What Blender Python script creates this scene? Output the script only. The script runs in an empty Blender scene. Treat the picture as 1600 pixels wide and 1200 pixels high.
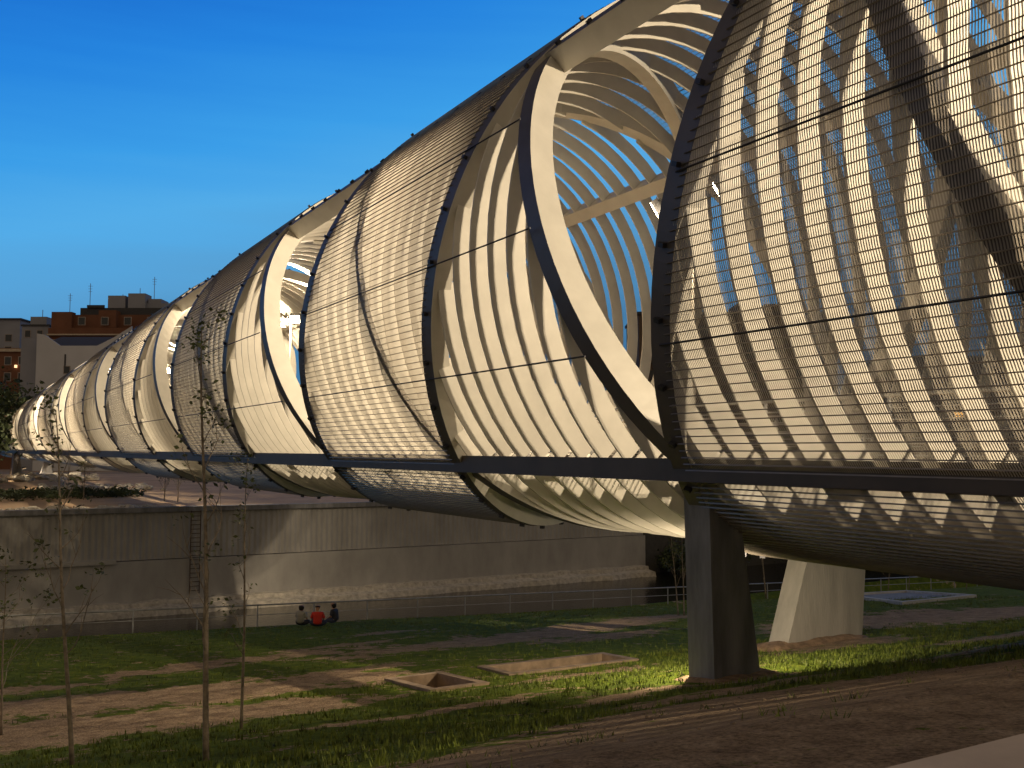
import bpy, math, random
import numpy as np
from mathutils import Vector, noise
random.seed(7)
S = bpy.context.scene
R = math.radians
# ---------------------------------------------------------------- camera
F = 1596.15; HZ = 718.06
cd = bpy.data.cameras.new("camera"); cam = bpy.data.objects.new("camera", cd)
S.collection.objects.link(cam); S.camera = cam
cd.sensor_width = 36.0; cd.lens = 36.0*F/1600; cd.clip_start = 0.1; cd.clip_end = 6000
PITCH = math.atan((HZ-600)/F)
cam.location = (0, 0, 0); cam.rotation_euler = (R(90)+PITCH, 0, 0)
# ---------------------------------------------------------------- sky
W = bpy.data.worlds.new("World"); S.world = W; W.use_nodes = True
nt = W.node_tree; nt.nodes.clear()
def N(nt, t, **k):
    n = nt.nodes.new(t)
    for a, b in k.items():
        if a == 'inp':
            for x, y in b.items(): n.inputs[x].default_value = y
        else: setattr(n, a, b)
    return n
def ramp(nt, stops, interp='LINEAR'):
    r = nt.nodes.new('ShaderNodeValToRGB'); cr = r.color_ramp; cr.interpolation = interp
    while len(cr.elements) < len(stops): cr.elements.new(0.5)
    for e, (p, c) in zip(cr.elements, stops):
        e.position = p; e.color = (*c, 1) if len(c) == 3 else c
    return r
def srgb(r, g, b):
    f = lambda c: ((c/255+.055)/1.055)**2.4 if c > 10 else c/255/12.92
    return (f(r), f(g), f(b))
L = nt.links.new
tc = N(nt, 'ShaderNodeTexCoord'); sx = N(nt, 'ShaderNodeSeparateXYZ'); L(tc.outputs['Generated'], sx.inputs[0])
m1 = N(nt, 'ShaderNodeMath', operation='MULTIPLY'); m1.inputs[1].default_value = -0.20; L(sx.outputs['X'], m1.inputs[0])
m2 = N(nt, 'ShaderNodeMath', operation='ADD'); L(sx.outputs['Z'], m2.inputs[0]); L(m1.outputs[0], m2.inputs[1])
m3 = N(nt, 'ShaderNodeMath', operation='ADD'); m3.inputs[1].default_value = 0.112; L(m2.outputs[0], m3.inputs[0])
nz = N(nt, 'ShaderNodeTexNoise', inp={'Scale': 3.0, 'Detail': 3.0}); mp = N(nt, 'ShaderNodeMapping'); mp.inputs['Scale'].default_value = (1, 1, 14)
L(tc.outputs['Generated'], mp.inputs[0]); L(mp.outputs[0], nz.inputs[0])
m4 = N(nt, 'ShaderNodeMath', operation='MULTIPLY_ADD'); m4.inputs[1].default_value = 0.045; L(nz.outputs[0], m4.inputs[0]); L(m3.outputs[0], m4.inputs[2])
rp = ramp(nt, [(0.0, srgb(20, 22, 28)), (0.2, srgb(60, 105, 140)), (0.30, srgb(80, 140, 185)), (0.36, srgb(88, 160, 212)),
               (0.42, srgb(84, 172, 232)), (0.48, srgb(60, 158, 232)), (0.56, srgb(38, 132, 222)), (0.64, srgb(20, 98, 200)), (0.76, srgb(24, 38, 66)), (1.0, srgb(28, 28, 36))])
L(m4.outputs[0], rp.inputs[0])
bg = N(nt, 'ShaderNodeBackground')
# dusk: the afterglow stands in front of the camera, the sky behind is much darker
mr = N(nt, 'ShaderNodeMapRange'); L(sx.outputs['Y'], mr.inputs[0]); mr.inputs[1].default_value = -.15; mr.inputs[2].default_value = .40
mxs = N(nt, 'ShaderNodeMix', data_type='RGBA'); mxs.inputs[6].default_value = (.31, .24, .16, 1)   # murky city sky behind
L(mr.outputs[0], mxs.inputs[0]); L(rp.outputs[0], mxs.inputs[7])
wo = N(nt, 'ShaderNodeOutputWorld'); L(mxs.outputs[2], bg.inputs[0]); L(bg.outputs[0], wo.inputs[0])
S.view_settings.view_transform = 'Standard'; S.view_settings.look = 'None'
S.view_settings.exposure = 0.0; S.view_settings.gamma = 1.0
S.render.engine = 'CYCLES'
cy = S.cycles; cy.max_bounces = 6; cy.diffuse_bounces = 3; cy.glossy_bounces = 2; cy.transparent_max_bounces = 24
cy.transmission_bounces = 2; cy.caustics_reflective = False; cy.caustics_refractive = False
cy.sample_clamp_indirect = 4.0; cy.use_denoising = True
# lamp brightness
LAMP_W = 3200.0; LAMP_COL = (1.0, 0.80, 0.53)

# ---------------------------------------------------------------- helpers
COL = S.collection
class MB:
    def __init__(s): s.v = []; s.f = []; s.m = []; s.uv = []; s.hasuv = False
    def face(s, pts, m=0, uv=None):
        b = len(s.v); s.v += [tuple(p) for p in pts]; s.f.append(tuple(range(b, b+len(pts)))); s.m.append(m)
        if uv: s.hasuv = True
        s.uv += (uv if uv else [(0, 0)]*len(pts))
    def quadstrip(s, rings, m=0, closed=True, caps=True):
        b = len(s.v); n = len(rings[0])
        for r in rings: s.v += [tuple(p) for p in r]
        for i in range(len(rings)-1):
            for j in range(n if closed else n-1):
                k = (j+1) % n
                s.f.append((b+i*n+j, b+i*n+k, b+(i+1)*n+k, b+(i+1)*n+j)); s.m.append(m); s.uv += [(0, 0)]*4
        if caps and closed:
            s.f.append(tuple(b+j for j in reversed(range(n)))); s.m.append(m); s.uv += [(0, 0)]*n
            s.f.append(tuple(b+(len(rings)-1)*n+j for j in range(n))); s.m.append(m); s.uv += [(0, 0)]*n
    def box(s, x0, x1, y0, y1, z0, z1, m=0):
        P = [(x0, y0), (x1, y0), (x1, y1), (x0, y1)]
        s.quadstrip([[(x, y, z0) for x, y in P], [(x, y, z1) for x, y in P]], m)
    def fbox(s, o, ex, ey, ez, m=0):   # box from centre + three half axes
        o = Vector(o); ex = Vector(ex); ey = Vector(ey); ez = Vector(ez)
        c = [o-ex-ey, o+ex-ey, o+ex+ey, o-ex+ey]
        s.quadstrip([[p-ez for p in c], [p+ez for p in c]], m)
    def tube(s, pts, rad, n=6, m=0):
        pts = [Vector(p) for p in pts]
        if not hasattr(rad, '__len__'): rad = [rad]*len(pts)
        rings = []; ref = None
        for i, p in enumerate(pts):
            t = (pts[min(i+1, len(pts)-1)]-pts[max(i-1, 0)]).normalized()
            if ref is None: ref = t.orthogonal().normalized()
            ref = (ref-t*ref.dot(t)).normalized(); b = t.cross(ref)
            rings.append([p+(ref*math.cos(2*math.pi*k/n)+b*math.sin(2*math.pi*k/n))*rad[i] for k in range(n)])
        s.quadstrip(rings, m)
    def build(s, name, mats, parent=None, smooth=False):
        me = bpy.data.meshes.new(name); me.from_pydata(s.v, [], s.f)
        for mt in (mats if isinstance(mats, (list, tuple)) else [mats]): me.materials.append(mt)
        if any(s.m): me.polygons.foreach_set('material_index', s.m)
        if s.hasuv:
            l = me.uv_layers.new(name='UVMap'); l.data.foreach_set('uv', np.array(s.uv, dtype=np.float32).ravel())
        if smooth: me.polygons.foreach_set('use_smooth', [True]*len(me.polygons))
        me.update()
        o = bpy.data.objects.new(name, me); COL.objects.link(o)
        if parent: o.parent = parent
        return o
def tag(o, label=None, cat=None, group=None, kind=None):
    if label: o['label'] = label
    if cat: o['category'] = cat
    if group: o['group'] = group
    if kind: o['kind'] = kind
    return o
def empty(name, loc=(0, 0, 0), rz=0):
    o = bpy.data.objects.new(name, None); COL.objects.link(o); o.location = loc; o.rotation_euler = (0, 0, rz)
    o.empty_display_size = .3
    return o
def copy_tree(o, parent=None):
    c = o.copy(); COL.objects.link(c); c.parent = parent
    for ch in list(kids.get(o.name, [])): copy_tree(ch, c)
    return c
kids = {}

# ---------------------------------------------------------------- materials
def mat(name, col, rough=.6, metal=0., var=.12, scale=3., bump=0., bscale=20., col2=None, detail=5., stretch=None, spec=.4, coord='Object'):
    m = bpy.data.materials.new(name); m.use_nodes = True; t = m.node_tree; l = t.links.new
    b = t.nodes['Principled BSDF']; b.inputs['Roughness'].default_value = rough; b.inputs['Metallic'].default_value = metal
    b.inputs['Specular IOR Level'].default_value = spec
    tc = N(t, 'ShaderNodeTexCoord'); src = tc.outputs[coord]
    if stretch:
        mp = N(t, 'ShaderNodeMapping'); mp.inputs['Scale'].default_value = stretch; l(src, mp.inputs[0]); src = mp.outputs[0]
    n = N(t, 'ShaderNodeTexNoise', inp={'Scale': scale, 'Detail': detail, 'Roughness': .6}); l(src, n.inputs[0])
    c2 = col2 or tuple(c*(1-2*var) for c in col); c1 = col if col2 else tuple(min(1, c*(1+var)) for c in col)
    r = ramp(t, [(.32, c2), (.68, c1)]); l(n.outputs[0], r.inputs[0]); l(r.outputs[0], b.inputs['Base Color'])
    if bump:
        n2 = N(t, 'ShaderNodeTexNoise', inp={'Scale': bscale, 'Detail': 4.}); l(src, n2.inputs[0])
        bp = N(t, 'ShaderNodeBump', inp={'Strength': bump, 'Distance': .03}); l(n2.outputs[0], bp.inputs['Height']); l(bp.outputs[0], b.inputs['Normal'])
    return m
def emit(name, col, st):
    m = bpy.data.materials.new(name); m.use_nodes = True; b = m.node_tree.nodes['Principled BSDF']
    b.inputs['Base Color'].default_value = (*col, 1); b.inputs['Emission Color'].default_value = (*col, 1); b.inputs['Emission Strength'].default_value = st
    return m
M = {}
M['steel'] = mat('cream_painted_steel', (.60, .575, .52), .42, 0, .05, 1.3, spec=.45)
M['fin'] = mat('cream_ribbon_paint', (.62, .59, .53), .45, 0, .06, 1.1)
M['outer'] = mat('shaded_outer_steel', (.105, .095, .10), .5, .1, .08, 1.2)  # steel on outward faces, its unlit shade painted in as a darker colour
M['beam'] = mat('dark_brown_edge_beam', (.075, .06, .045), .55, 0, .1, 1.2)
M['fencem'] = mat('galvanised_fence', (.42, .42, .45), .5, .5)
M['clip'] = mat('dark_steel_clip', (.06, .06, .07), .5, .6)
M['rail'] = mat('stainless_rail', (.55, .55, .55), .35, .8, .05)
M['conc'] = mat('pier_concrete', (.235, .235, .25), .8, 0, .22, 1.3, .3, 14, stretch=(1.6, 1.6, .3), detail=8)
M['deck'] = mat('timber_deck', (.22, .14, .08), .7, 0, .2, 4, .2, 30)
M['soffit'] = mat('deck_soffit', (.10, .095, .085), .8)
M['wallc'] = mat('embankment_concrete', (.40, .385, .37), .9, 0, .10, .7, .25, 9, detail=12, stretch=(1, 1, .45))
M['wallrib'] = None
M['bark'] = mat('young_bark', (.26, .21, .16), .85, 0, .25, 9, .3, 30)
M['bark2'] = mat('dark_bark', (.16, .12, .09), .9, 0, .2, 9)
M['leaf'] = mat('sapling_leaf', (.09, .11, .035), .6, 0, .3, 1.5)
M['leaf2'] = mat('dark_leaf', (.045, .065, .025), .7, 0, .3, .6)
M['rock'] = mat('pale_rock', (.50, .46, .40), .9, 0, .2, 3, .4, 6)
M['wood'] = mat('timber_planks', (.30, .21, .14), .8, 0, .2, 2, .2, 18, stretch=(1, 6, 1))
M['soil'] = mat('loose_soil', (.26, .175, .11), .95, 0, .25, 6, .6, 20)
M['timber'] = mat('timber_kerb', (.26, .19, .13), .8, 0, .2, 3)
M['white'] = mat('white_render', (.52, .53, .60), .9, 0, .07, .12)
M['wgrey'] = mat('grey_render', (.27, .28, .34), .9, 0, .08, .12)
M['brick'] = mat('brick_orange', (.17, .075, .045), .9, 0, .12, .25)
M['brickd'] = mat('brick_dark', (.10, .07, .055), .9, 0, .12, .25)
M['slab'] = mat('pale_slab_edge', (.5, .42, .34), .8)
M['roofd'] = mat('dark_roof', (.05, .05, .06), .8)
M['glassd'] = mat('dark_window', (.03, .035, .045), .15, 0, .1, .4)
M['shut'] = mat('pale_shutter', (.40, .34, .32), .7)
M['metal'] = mat('grey_metal', (.20, .20, .21), .45, .7)
M['plaza'] = mat('plaza_paving', (.45, .31, .19), .85, 0, .12, .35, .1, 8)
M['lens'] = emit('lamp_lens', (1.0, .83, .5), 60.0); M['lens_dim'] = emit('porch_lens', (1.0, .6, .3), 2.0)
M['litwin'] = emit('lit_window', (1.0, .5, .12), 1.6)
M['red'] = mat('red_cloth', (.62, .04, .025), .8); M['grey'] = mat('grey_cloth', (.36, .34, .30), .8)
M['dark'] = mat('dark_cloth', (.035, .035, .05), .8); M['jean'] = mat('denim', (.05, .06, .12), .8)
M['skin'] = mat('skin', (.48, .27, .18), .6); M['hair'] = mat('dark_hair', (.012, .009, .007), .6)

# woven metal fabric: fine vertical waves cut by transparency, wires scatter light both ways
def fabric():
    m = bpy.data.materials.new('woven_metal_fabric'); m.use_nodes = True; t = m.node_tree; l = t.links.new
    t.nodes.remove(t.nodes['Principled BSDF']); out = t.nodes['Material Output']
    uv = N(t, 'ShaderNodeUVMap'); sp = N(t, 'ShaderNodeSeparateXYZ'); l(uv.outputs[0], sp.inputs[0])
    # slow wobble so the weave is not ruler-straight
    wn = N(t, 'ShaderNodeTexNoise', inp={'Scale': 2.2, 'Detail': 2.}); l(uv.outputs[0], wn.inputs[0])
    ad = N(t, 'ShaderNodeMath', operation='MULTIPLY_ADD'); ad.inputs[1].default_value = .05; l(wn.outputs[0], ad.inputs[0]); l(sp.outputs['X'], ad.inputs[2])
    mu = N(t, 'ShaderNodeMath', operation='MULTIPLY'); mu.inputs[1].default_value = 2*math.pi/.040; l(ad.outputs[0], mu.inputs[0])
    sn = N(t, 'ShaderNodeMath', operation='SINE'); l(mu.outputs[0], sn.inputs[0])
    # density changes from strip to strip (tension of the cloth)
    mp = N(t, 'ShaderNodeMapping'); mp.inputs['Scale'].default_value = (.35, 4.0, 1); l(uv.outputs[0], mp.inputs[0])
    n2 = N(t, 'ShaderNodeTexNoise', inp={'Scale': 2., 'Detail': 4.}); l(mp.outputs[0], n2.inputs[0])
    th = N(t, 'ShaderNodeMath', operation='MULTIPLY_ADD'); th.inputs[1].default_value = 1.2; th.inputs[2].default_value = -.60; l(n2.outputs[0], th.inputs[0])
    gt = N(t, 'ShaderNodeMath', operation='GREATER_THAN'); l(sn.outputs[0], gt.inputs[0]); l(th.outputs[0], gt.inputs[1])
    pr = N(t, 'ShaderNodeBsdfPrincipled', inp={'Base Color': (.40, .37, .33, 1), 'Metallic': .25, 'Roughness': .45})
    tl = N(t, 'ShaderNodeBsdfTranslucent', inp={'Color': (.46, .42, .36, 1)})
    mx = N(t, 'ShaderNodeMixShader', inp={0: .5}); l(pr.outputs[0], mx.inputs[1]); l(tl.outputs[0], mx.inputs[2])
    tr = N(t, 'ShaderNodeBsdfTransparent')
    m2 = N(t, 'ShaderNodeMixShader'); l(gt.outputs[0], m2.inputs[0]); l(mx.outputs[0], m2.inputs[1]); l(tr.outputs[0], m2.inputs[2])
    l(m2.outputs[0], out.inputs[0]); return m
M['fabric'] = fabric()
M['rod'] = mat('mesh_rod', (.24, .21, .18), .4, .4, .1)

# ---------------------------------------------------------------- world frame: u runs along the bridge away from us, w across it
YAW = .5654
U = Vector((-math.sin(YAW), math.cos(YAW), 0)); Wv = Vector((math.cos(YAW), math.sin(YAW), 0)); Z = Vector((0, 0, 1))
def at(a, t, z=0.): return Wv*a + U*t + Z*z
GT = [-60, -5, 3.45, 5, 9, 13.5, 18, 26, 35, 44, 45.5, 47.5, 70.3, 70.6, 74, 95, 135, 3000]
GZ = [-1.6, -1.6, -1.6, -1.75, -2.9, -3.95, -4.6, -5.3, -6.15, -7.25, -7.5, -10.5, -10.5, -3.55, -3.45, -2.9, -1.8, -1.8]
def ground_z(a, t):
    z = float(np.interp(t, GT, GZ))
    if t < 46: z -= .034*(max(min(a, 70), -15)-15)*max(0, min(1, (t-10)/34))
    if 5 < t < 44:
        k = min(1, (t-5)/5)
        z += k*(.10*noise.noise(Vector((a*.18, t*.25, 0)))+.035*noise.noise(Vector((a*.7, t*.9, 3))))
    if t > 71: z += .12*noise.noise(Vector((a*.1, t*.1, 5)))
    return z
def G(a, t, dz=0.): return at(a, t, ground_z(a, t)+dz)

# ---------------------------------------------------------------- terrain
# timber pits sunk in the grass: (a0,a1,t0,t1)
PITS = [(9.86, 10.9, 18.46, 20.24), (12.3, 15.6, 19.4, 20.45)]
def lines(segs):
    out = []
    for a, b, st in segs:
        n = max(1, int(round((b-a)/st))); out += list(np.linspace(a, b, n, endpoint=False))
    out.append(segs[-1][1]); return out
AL = lines([(-3000, -400, 650), (-400, -60, 60), (-60, -12, 4), (-12, 9.86, .33), (9.86, 10.9, .26), (10.9, 12.3, .28), (12.3, 15.6, .3), (15.6, 40, .4), (40, 90, 2), (90, 400, 60), (400, 3000, 650)])
TL = lines([(-60, 3.5, 8), (3.5, 18.46, .3), (18.46, 19.4, .235), (19.4, 20.24, .28), (20.24, 20.45, .21), (20.45, 45.5, .4), (45.5, 47.5, .5), (47.5, 70.3, 4), (70.3, 70.6, .3), (70.6, 74, 1), (74, 140, 3), (140, 3000, 400)])
# bare-earth patches (a, t, ra, rt, rot, strength)
DIRT = [(16, 26.5, 5.5, 1.3, .15, 1), (22.5, 28.3, 4.5, 1.2, .1, 1), (5.6, 21.6, 5.5, 1.3, -.1, 1), (3.6, 18.8, 5, 1.2, -.05, 1), (29, 20.5, 7, 2.6, -.2, 1), (16.8, 11.0, 2.6, .8, .1, .9),
        (13.0, 18.1, 2.3, .28, .1, 1.1), (11.5, 11.6, 2.6, .8, 0, 1), (8.6, 27, 4.5, .8, .1, .8), (10, 22.6, 1.6, .5, .2, .8), (12.2, 28.8, 2.5, .5, .2, .7), (8.2, 15.6, 3, .35, .1, .8), (11, 14.0, 2.5, .3, .1, .7),
        (18.9, 24.6, 2.8, .9, .1, .8), (20.5, 16.5, 2.0, .5, 0, .8), (24, 14.2, 4, .7, 0, .8), (13.9, 13.6, .9, .8, 0, .9), (20.4, 17.3, 2.3, .9, 0, .8), (2, 25.5, 3.5, .7, 0, .7), (15.5, 32, 2.5, .4, .2, .7), (-3, 20, 5, 1.1, 0, .9)]
def dirt(a, t):
    v = 0.
    for ca, ct, ra, rt, ro, s in DIRT:
        x = a-ca; y = t-ct; c, d = math.cos(ro), math.sin(ro)
        q = ((x*c+y*d)/ra)**2+((-x*d+y*c)/rt)**2
        if q < 4: v = max(v, s*(1.15-.62*q))
    fg = 9.4 + 1.5*noise.noise(Vector((a*.16, 0, 9))) - .10*max(0, a-8) + .35*max(0, 4-a)*.3
    v = max(v, min(1.1, (fg-t)*.7+.5))
    return max(0., min(1., v))
tm = bpy.data.meshes.new('grassy_bank'); tv = []; dv = []
for t in TL:
    for a in AL:
        p = G(a, t); tv.append(tuple(p)); dv.append(dirt(a, t) if -15 < a < 60 and 3 < t < 45 else (0.3 if t < 45 else 0.))
nA = len(AL); tf = []; tmi = []
for i in range(len(TL)-1):
    for j in range(nA-1):
        ca = (AL[j]+AL[j+1])/2; ct = (TL[i]+TL[i+1])/2
        if any(p[0] < ca < p[1] and p[2] < ct < p[3] for p in PITS): continue
        tf.append((i*nA+j, i*nA+j+1, (i+1)*nA+j+1, (i+1)*nA+j)); tmi.append(0 if ct < 46 else (1 if ct < 71 else 2))
tm.from_pydata(tv, [], tf)
at_ = tm.attributes.new('dirt', 'FLOAT', 'POINT'); at_.data.foreach_set('value', dv)
def ground_mat():
    m = bpy.data.materials.new('grass_and_earth'); m.use_nodes = True; t = m.node_tree; l = t.links.new
    b = t.nodes['Principled BSDF']; b.inputs['Roughness'].default_value = .95; b.inputs['Specular IOR Level'].default_value = .15
    tc = N(t, 'ShaderNodeTexCoord'); at = N(t, 'ShaderNodeAttribute', attribute_name='dirt')
    n1 = N(t, 'ShaderNodeTexNoise', inp={'Scale': .9, 'Detail': 9., 'Roughness': .68}); l(tc.outputs['Object'], n1.inputs[0])
    a1 = N(t, 'ShaderNodeMath', operation='MULTIPLY_ADD'); a1.inputs[1].default_value = 3.2; l(n1.outputs[0], a1.inputs[0])
    s1 = N(t, 'ShaderNodeMath', operation='ADD'); s1.inputs[1].default_value = -2.86; l(at.outputs['Fac'], s1.inputs[0]); n5 = N(t, 'ShaderNodeTexNoise', inp={'Scale': 3.2, 'Detail': 8., 'Roughness': .72}); l(tc.outputs['Object'], n5.inputs[0])
    s5 = N(t, 'ShaderNodeMath', operation='MULTIPLY_ADD'); s5.inputs[1].default_value = 2.6; l(n5.outputs[0], s5.inputs[0]); l(s1.outputs[0], s5.inputs[2]); l(s5.outputs[0], a1.inputs[2])
    rr = ramp(t, [(.42, (0, 0, 0)), (.56, (1, 1, 1))]); l(a1.outputs[0], rr.inputs[0])
    n2 = N(t, 'ShaderNodeTexNoise', inp={'Scale': 3., 'Detail': 8., 'Roughness': .7}); l(tc.outputs['Object'], n2.inputs[0])
    g = ramp(t, [(.3, (.05, .075, .008)), (.55, (.115, .165, .012)), (.75, (.24, .21, .03))]); l(n2.outputs[0], g.inputs[0])
    e = ramp(t, [(.3, (.19, .13, .085)), (.5, (.35, .25, .16)), (.7, (.50, .37, .25))]); l(n2.outputs[0], e.inputs[0])
    n4 = N(t, 'ShaderNodeTexNoise', inp={'Scale': 26., 'Detail': 7., 'Roughness': .75}); l(tc.outputs['Object'], n4.inputs[0])
    gr = ramp(t, [(.35, (.45, .45, .45)), (.5, (1, 1, 1)), (.68, (1.6, 1.55, 1.5))]); l(n4.outputs[0], gr.inputs[0])
    em = N(t, 'ShaderNodeMix', data_type='RGBA', blend_type='MULTIPLY'); em.inputs[0].default_value = 1.; l(e.outputs[0], em.inputs[6]); l(gr.outputs[0], em.inputs[7])
    mx = N(t, 'ShaderNodeMix', data_type='RGBA'); l(rr.outputs[0], mx.inputs[0]); l(g.outputs[0], mx.inputs[6]); l(em.outputs[2], mx.inputs[7]); l(mx.outputs[2], b.inputs['Base Color'])
    n3 = N(t, 'ShaderNodeTexNoise', inp={'Scale': 14., 'Detail': 6., 'Roughness': .7}); l(tc.outputs['Object'], n3.inputs[0])
    bp = N(t, 'ShaderNodeBump', inp={'Strength': 1., 'Distance': .12}); l(n3.outputs[0], bp.inputs['Height']); l(bp.outputs[0], b.inputs['Normal'])
    return m
tm.materials.append(ground_mat()); tm.materials.append(mat('river_bed', (.05, .045, .035), .9)); tm.materials.append(mat('far_ground', (.30, .21, .13), .9, 0, .2, .12, .3, 4))
tm.polygons.foreach_set('material_index', tmi); tm.polygons.foreach_set('use_smooth', [True]*len(tf)); tm.update()
tag(bpy.data.objects.new('ground', tm), kind='structure'); COL.objects.link(bpy.data.objects['ground'])
# river
wm = bpy.data.materials.new('dark_river'); wm.use_nodes = True; b = wm.node_tree.nodes['Principled BSDF']
b.inputs['Base Color'].default_value = (.012, .012, .01, 1); b.inputs['Roughness'].default_value = .12
n_ = N(wm.node_tree, 'ShaderNodeTexNoise', inp={'Scale': 3., 'Detail': 4.}); bp_ = N(wm.node_tree, 'ShaderNodeBump', inp={'Strength': .35, 'Distance': .05})
tc_ = N(wm.node_tree, 'ShaderNodeTexCoord'); wm.node_tree.links.new(tc_.outputs['Object'], n_.inputs[0])
wm.node_tree.links.new(n_.outputs[0], bp_.inputs['Height']); wm.node_tree.links.new(bp_.outputs[0], b.inputs['Normal'])
q = MB(); q.face([at(-400, 46, -9.95), at(500, 46, -9.95), at(500, 70, -9.95), at(-400, 70, -9.95)]); tag(q.build('river_water', wm), kind='structure')
# pavement where the camera stands
q = MB(); q.fbox(at(0, -.6, -1.61), Wv*40, U*4.05, Z*.06)
pv = mat('pale_pavement', (.55, .45, .37), .9, 0, .08, 1.2, .15, 60)
tag(q.build('pavement', pv), kind='structure')

# ---------------------------------------------------------------- bridge geometry (slender cone)
C0 = Vector((6.6667, 20.6175, 4.5177)); R0 = 6.4576; KR = .0284; EH = .9391; SL = -.0108; H = 8.5
SMAX = 137.5; SMIN = -25.5
NU, NL, FL, FU, NU2 = R(135.65), R(226.32), R(313.68), R(404.35), R(495.65)
def surf(s, ph, dr=0.):
    r = R0-KR*s+dr
    return C0 + U*s + Z*(SL*s) + Wv*(EH*r*math.cos(ph)) + Z*(r*math.sin(ph))
def nrm(ph): return (Wv*math.cos(ph)/EH + Z*math.sin(ph)).normalized()
def sweep(mb, path, wid, dep, off=0., m=0, caps=True, mo=None):
    """box section along a path of (s, phi): wid across the surface, dep inward from radius+off"""
    P = [surf(s, p, off) for s, p in path]; rings = []
    for i, (s, p) in enumerate(path):
        T = (P[min(i+1, len(P)-1)]-P[max(i-1, 0)]).normalized(); n = nrm(p); B = T.cross(n).normalized()
        a = P[i]
        rings.append([a+B*wid/2, a-B*wid/2, a-B*wid/2-n*dep, a+B*wid/2-n*dep])
    k0 = len(mb.m); mb.quadstrip(rings, m, True, caps)
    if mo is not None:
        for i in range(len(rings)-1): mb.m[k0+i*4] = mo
def quarter(face):
    return {'near': (NU, NL), 'bottom': (NL, FL), 'far': (FL, FU), 'top': (FU, NU2)}[face]
bridge = empty('footbridge', C0 - Z*8)
tag(bridge, 'long tapering tube footbridge of cream ribbons half wrapped in spiralling woven metal mesh', 'footbridge')
BM = bridge.location.copy()
def part(mb, name, mats, parent=bridge, smooth=False):
    o = mb.build(name, mats, None, smooth)
    o.parent = parent; o.matrix_parent_inverse.identity()
    off = BM; me = o.data
    co = np.empty(len(me.vertices)*3, dtype=np.float32); me.vertices.foreach_get('co', co); co = co.reshape(-1, 3)-np.array(off, dtype=np.float32); me.vertices.foreach_set('co', co.ravel()); me.update()
    return o
KMIN, KMAX = -3, 16
def helB(th, k): return (k+.5+.5*th)*H         # mesh helix, th = quarters after NU
PHQ = [NU, NL, FL, FU, NU2]
def phi_of(th):
    q_ = math.floor(th); f = th-q_; rr = q_ % 4
    return PHQ[rr]+(PHQ[rr+1]-PHQ[rr])*f + 2*math.pi*(q_//4)
# chords
for name, ph in (('chord', NU), ('chord', FU)):
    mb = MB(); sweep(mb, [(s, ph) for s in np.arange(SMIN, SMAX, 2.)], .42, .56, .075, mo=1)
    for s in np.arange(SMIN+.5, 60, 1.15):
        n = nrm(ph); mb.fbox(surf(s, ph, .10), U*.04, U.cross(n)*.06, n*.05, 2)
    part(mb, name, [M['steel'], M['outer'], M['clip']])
for ph, sg in ((NL, 1), (FL, -1)):
    mb = MB(); rings = []
    for s in np.arange(SMIN, SMAX, 2.):
        p = surf(s, ph); k = (R0-KR*s)/R0
        rings.append([p-Wv*.14*sg+Z*.17, p+Wv*.3*sg+Z*.17, p+Wv*.3*sg-Z*.24, p-Wv*.14*sg-Z*.24])
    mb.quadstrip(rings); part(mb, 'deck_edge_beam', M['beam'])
# spiral ribs (same hand as mesh): one part per turn
def clipped(path): return [(s, p) for s, p in path if SMIN <= s <= SMAX]
for k in range(-5, 17):
    mb = MB()
    kk = k
    full = clipped([(helB(x, kk), phi_of(x)) for x in np.linspace(0, 4, 97)])
    if len(full) < 3: continue
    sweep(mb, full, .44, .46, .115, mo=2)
    # fixing clips along the strand
    for x in np.arange(0.05, 4, .11):
        s = helB(x, kk)
        if SMIN < s < SMAX and s < 60:
            p = phi_of(x); n = nrm(p); P0 = surf(s, p, .17)
            T = (surf(s+.05*H, phi_of(x+.1), .17)-P0).normalized()
            mb.fbox(P0, T*.04, T.cross(n)*.06, n*.045, 1)
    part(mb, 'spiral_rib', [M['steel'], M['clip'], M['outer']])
# counter ribs (other hand)
def helA(th, k): return (k+.5-.5*th)*H
for k in range(-3, 19):
    full = clipped([(helA(x, k), phi_of(x)) for x in np.linspace(0, 4, 97)])
    if len(full) < 3: continue
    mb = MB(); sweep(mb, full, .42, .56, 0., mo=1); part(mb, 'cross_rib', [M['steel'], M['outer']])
# ribbons
NF = 11; FD = .44
def ribbon(q0, s, base):
    """one flat hoop segment on face q0 between a chord and the rib it runs into"""
    sF = s/H; g = (sF-.5-.5*q0) % 1.0
    tc = 2*g if g < .5 else 2*(1-g)
    r = R0-KR*s; dl = (.32 if g < .5 else .05)/(r*1.5)
    hi = (q0 in (0, 2)) == base
    t0, t1 = (tc+dl, .996) if hi else (.004, tc-dl)
    if t1-t0 < .035: return None
    if not base:
        th = q0+(t0+t1)/2
        if (sF-.5-.5*th) % 2.0 >= 1.0: return None      # open bays keep this triangle clear
    p0, p1 = PHQ[q0], PHQ[q0+1]; n = max(3, int(16*(t1-t0))); mb = MB()
    sweep(mb, [(s, p0+(p1-p0)*x) for x in np.linspace(t0, t1, n+1)], .035, FD*(r/R0)**.5, -.03)
    return mb
rest = MB(); cand = []
for j in range(int(SMIN/H*NF)+1, int(SMAX/H*NF)):
    s = (j+.25)*H/NF
    for q0 in range(4):
        for base in (True, False):
            mb = ribbon(q0, s, base)
            if not mb: continue
            w_ = (0, 22, 14, 14)[q0] + (0 if base else 6)
            cand.append((s+w_ if s > -8 else 80-s, len(cand), mb))
cand.sort(key=lambda c: c[:2])
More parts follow.
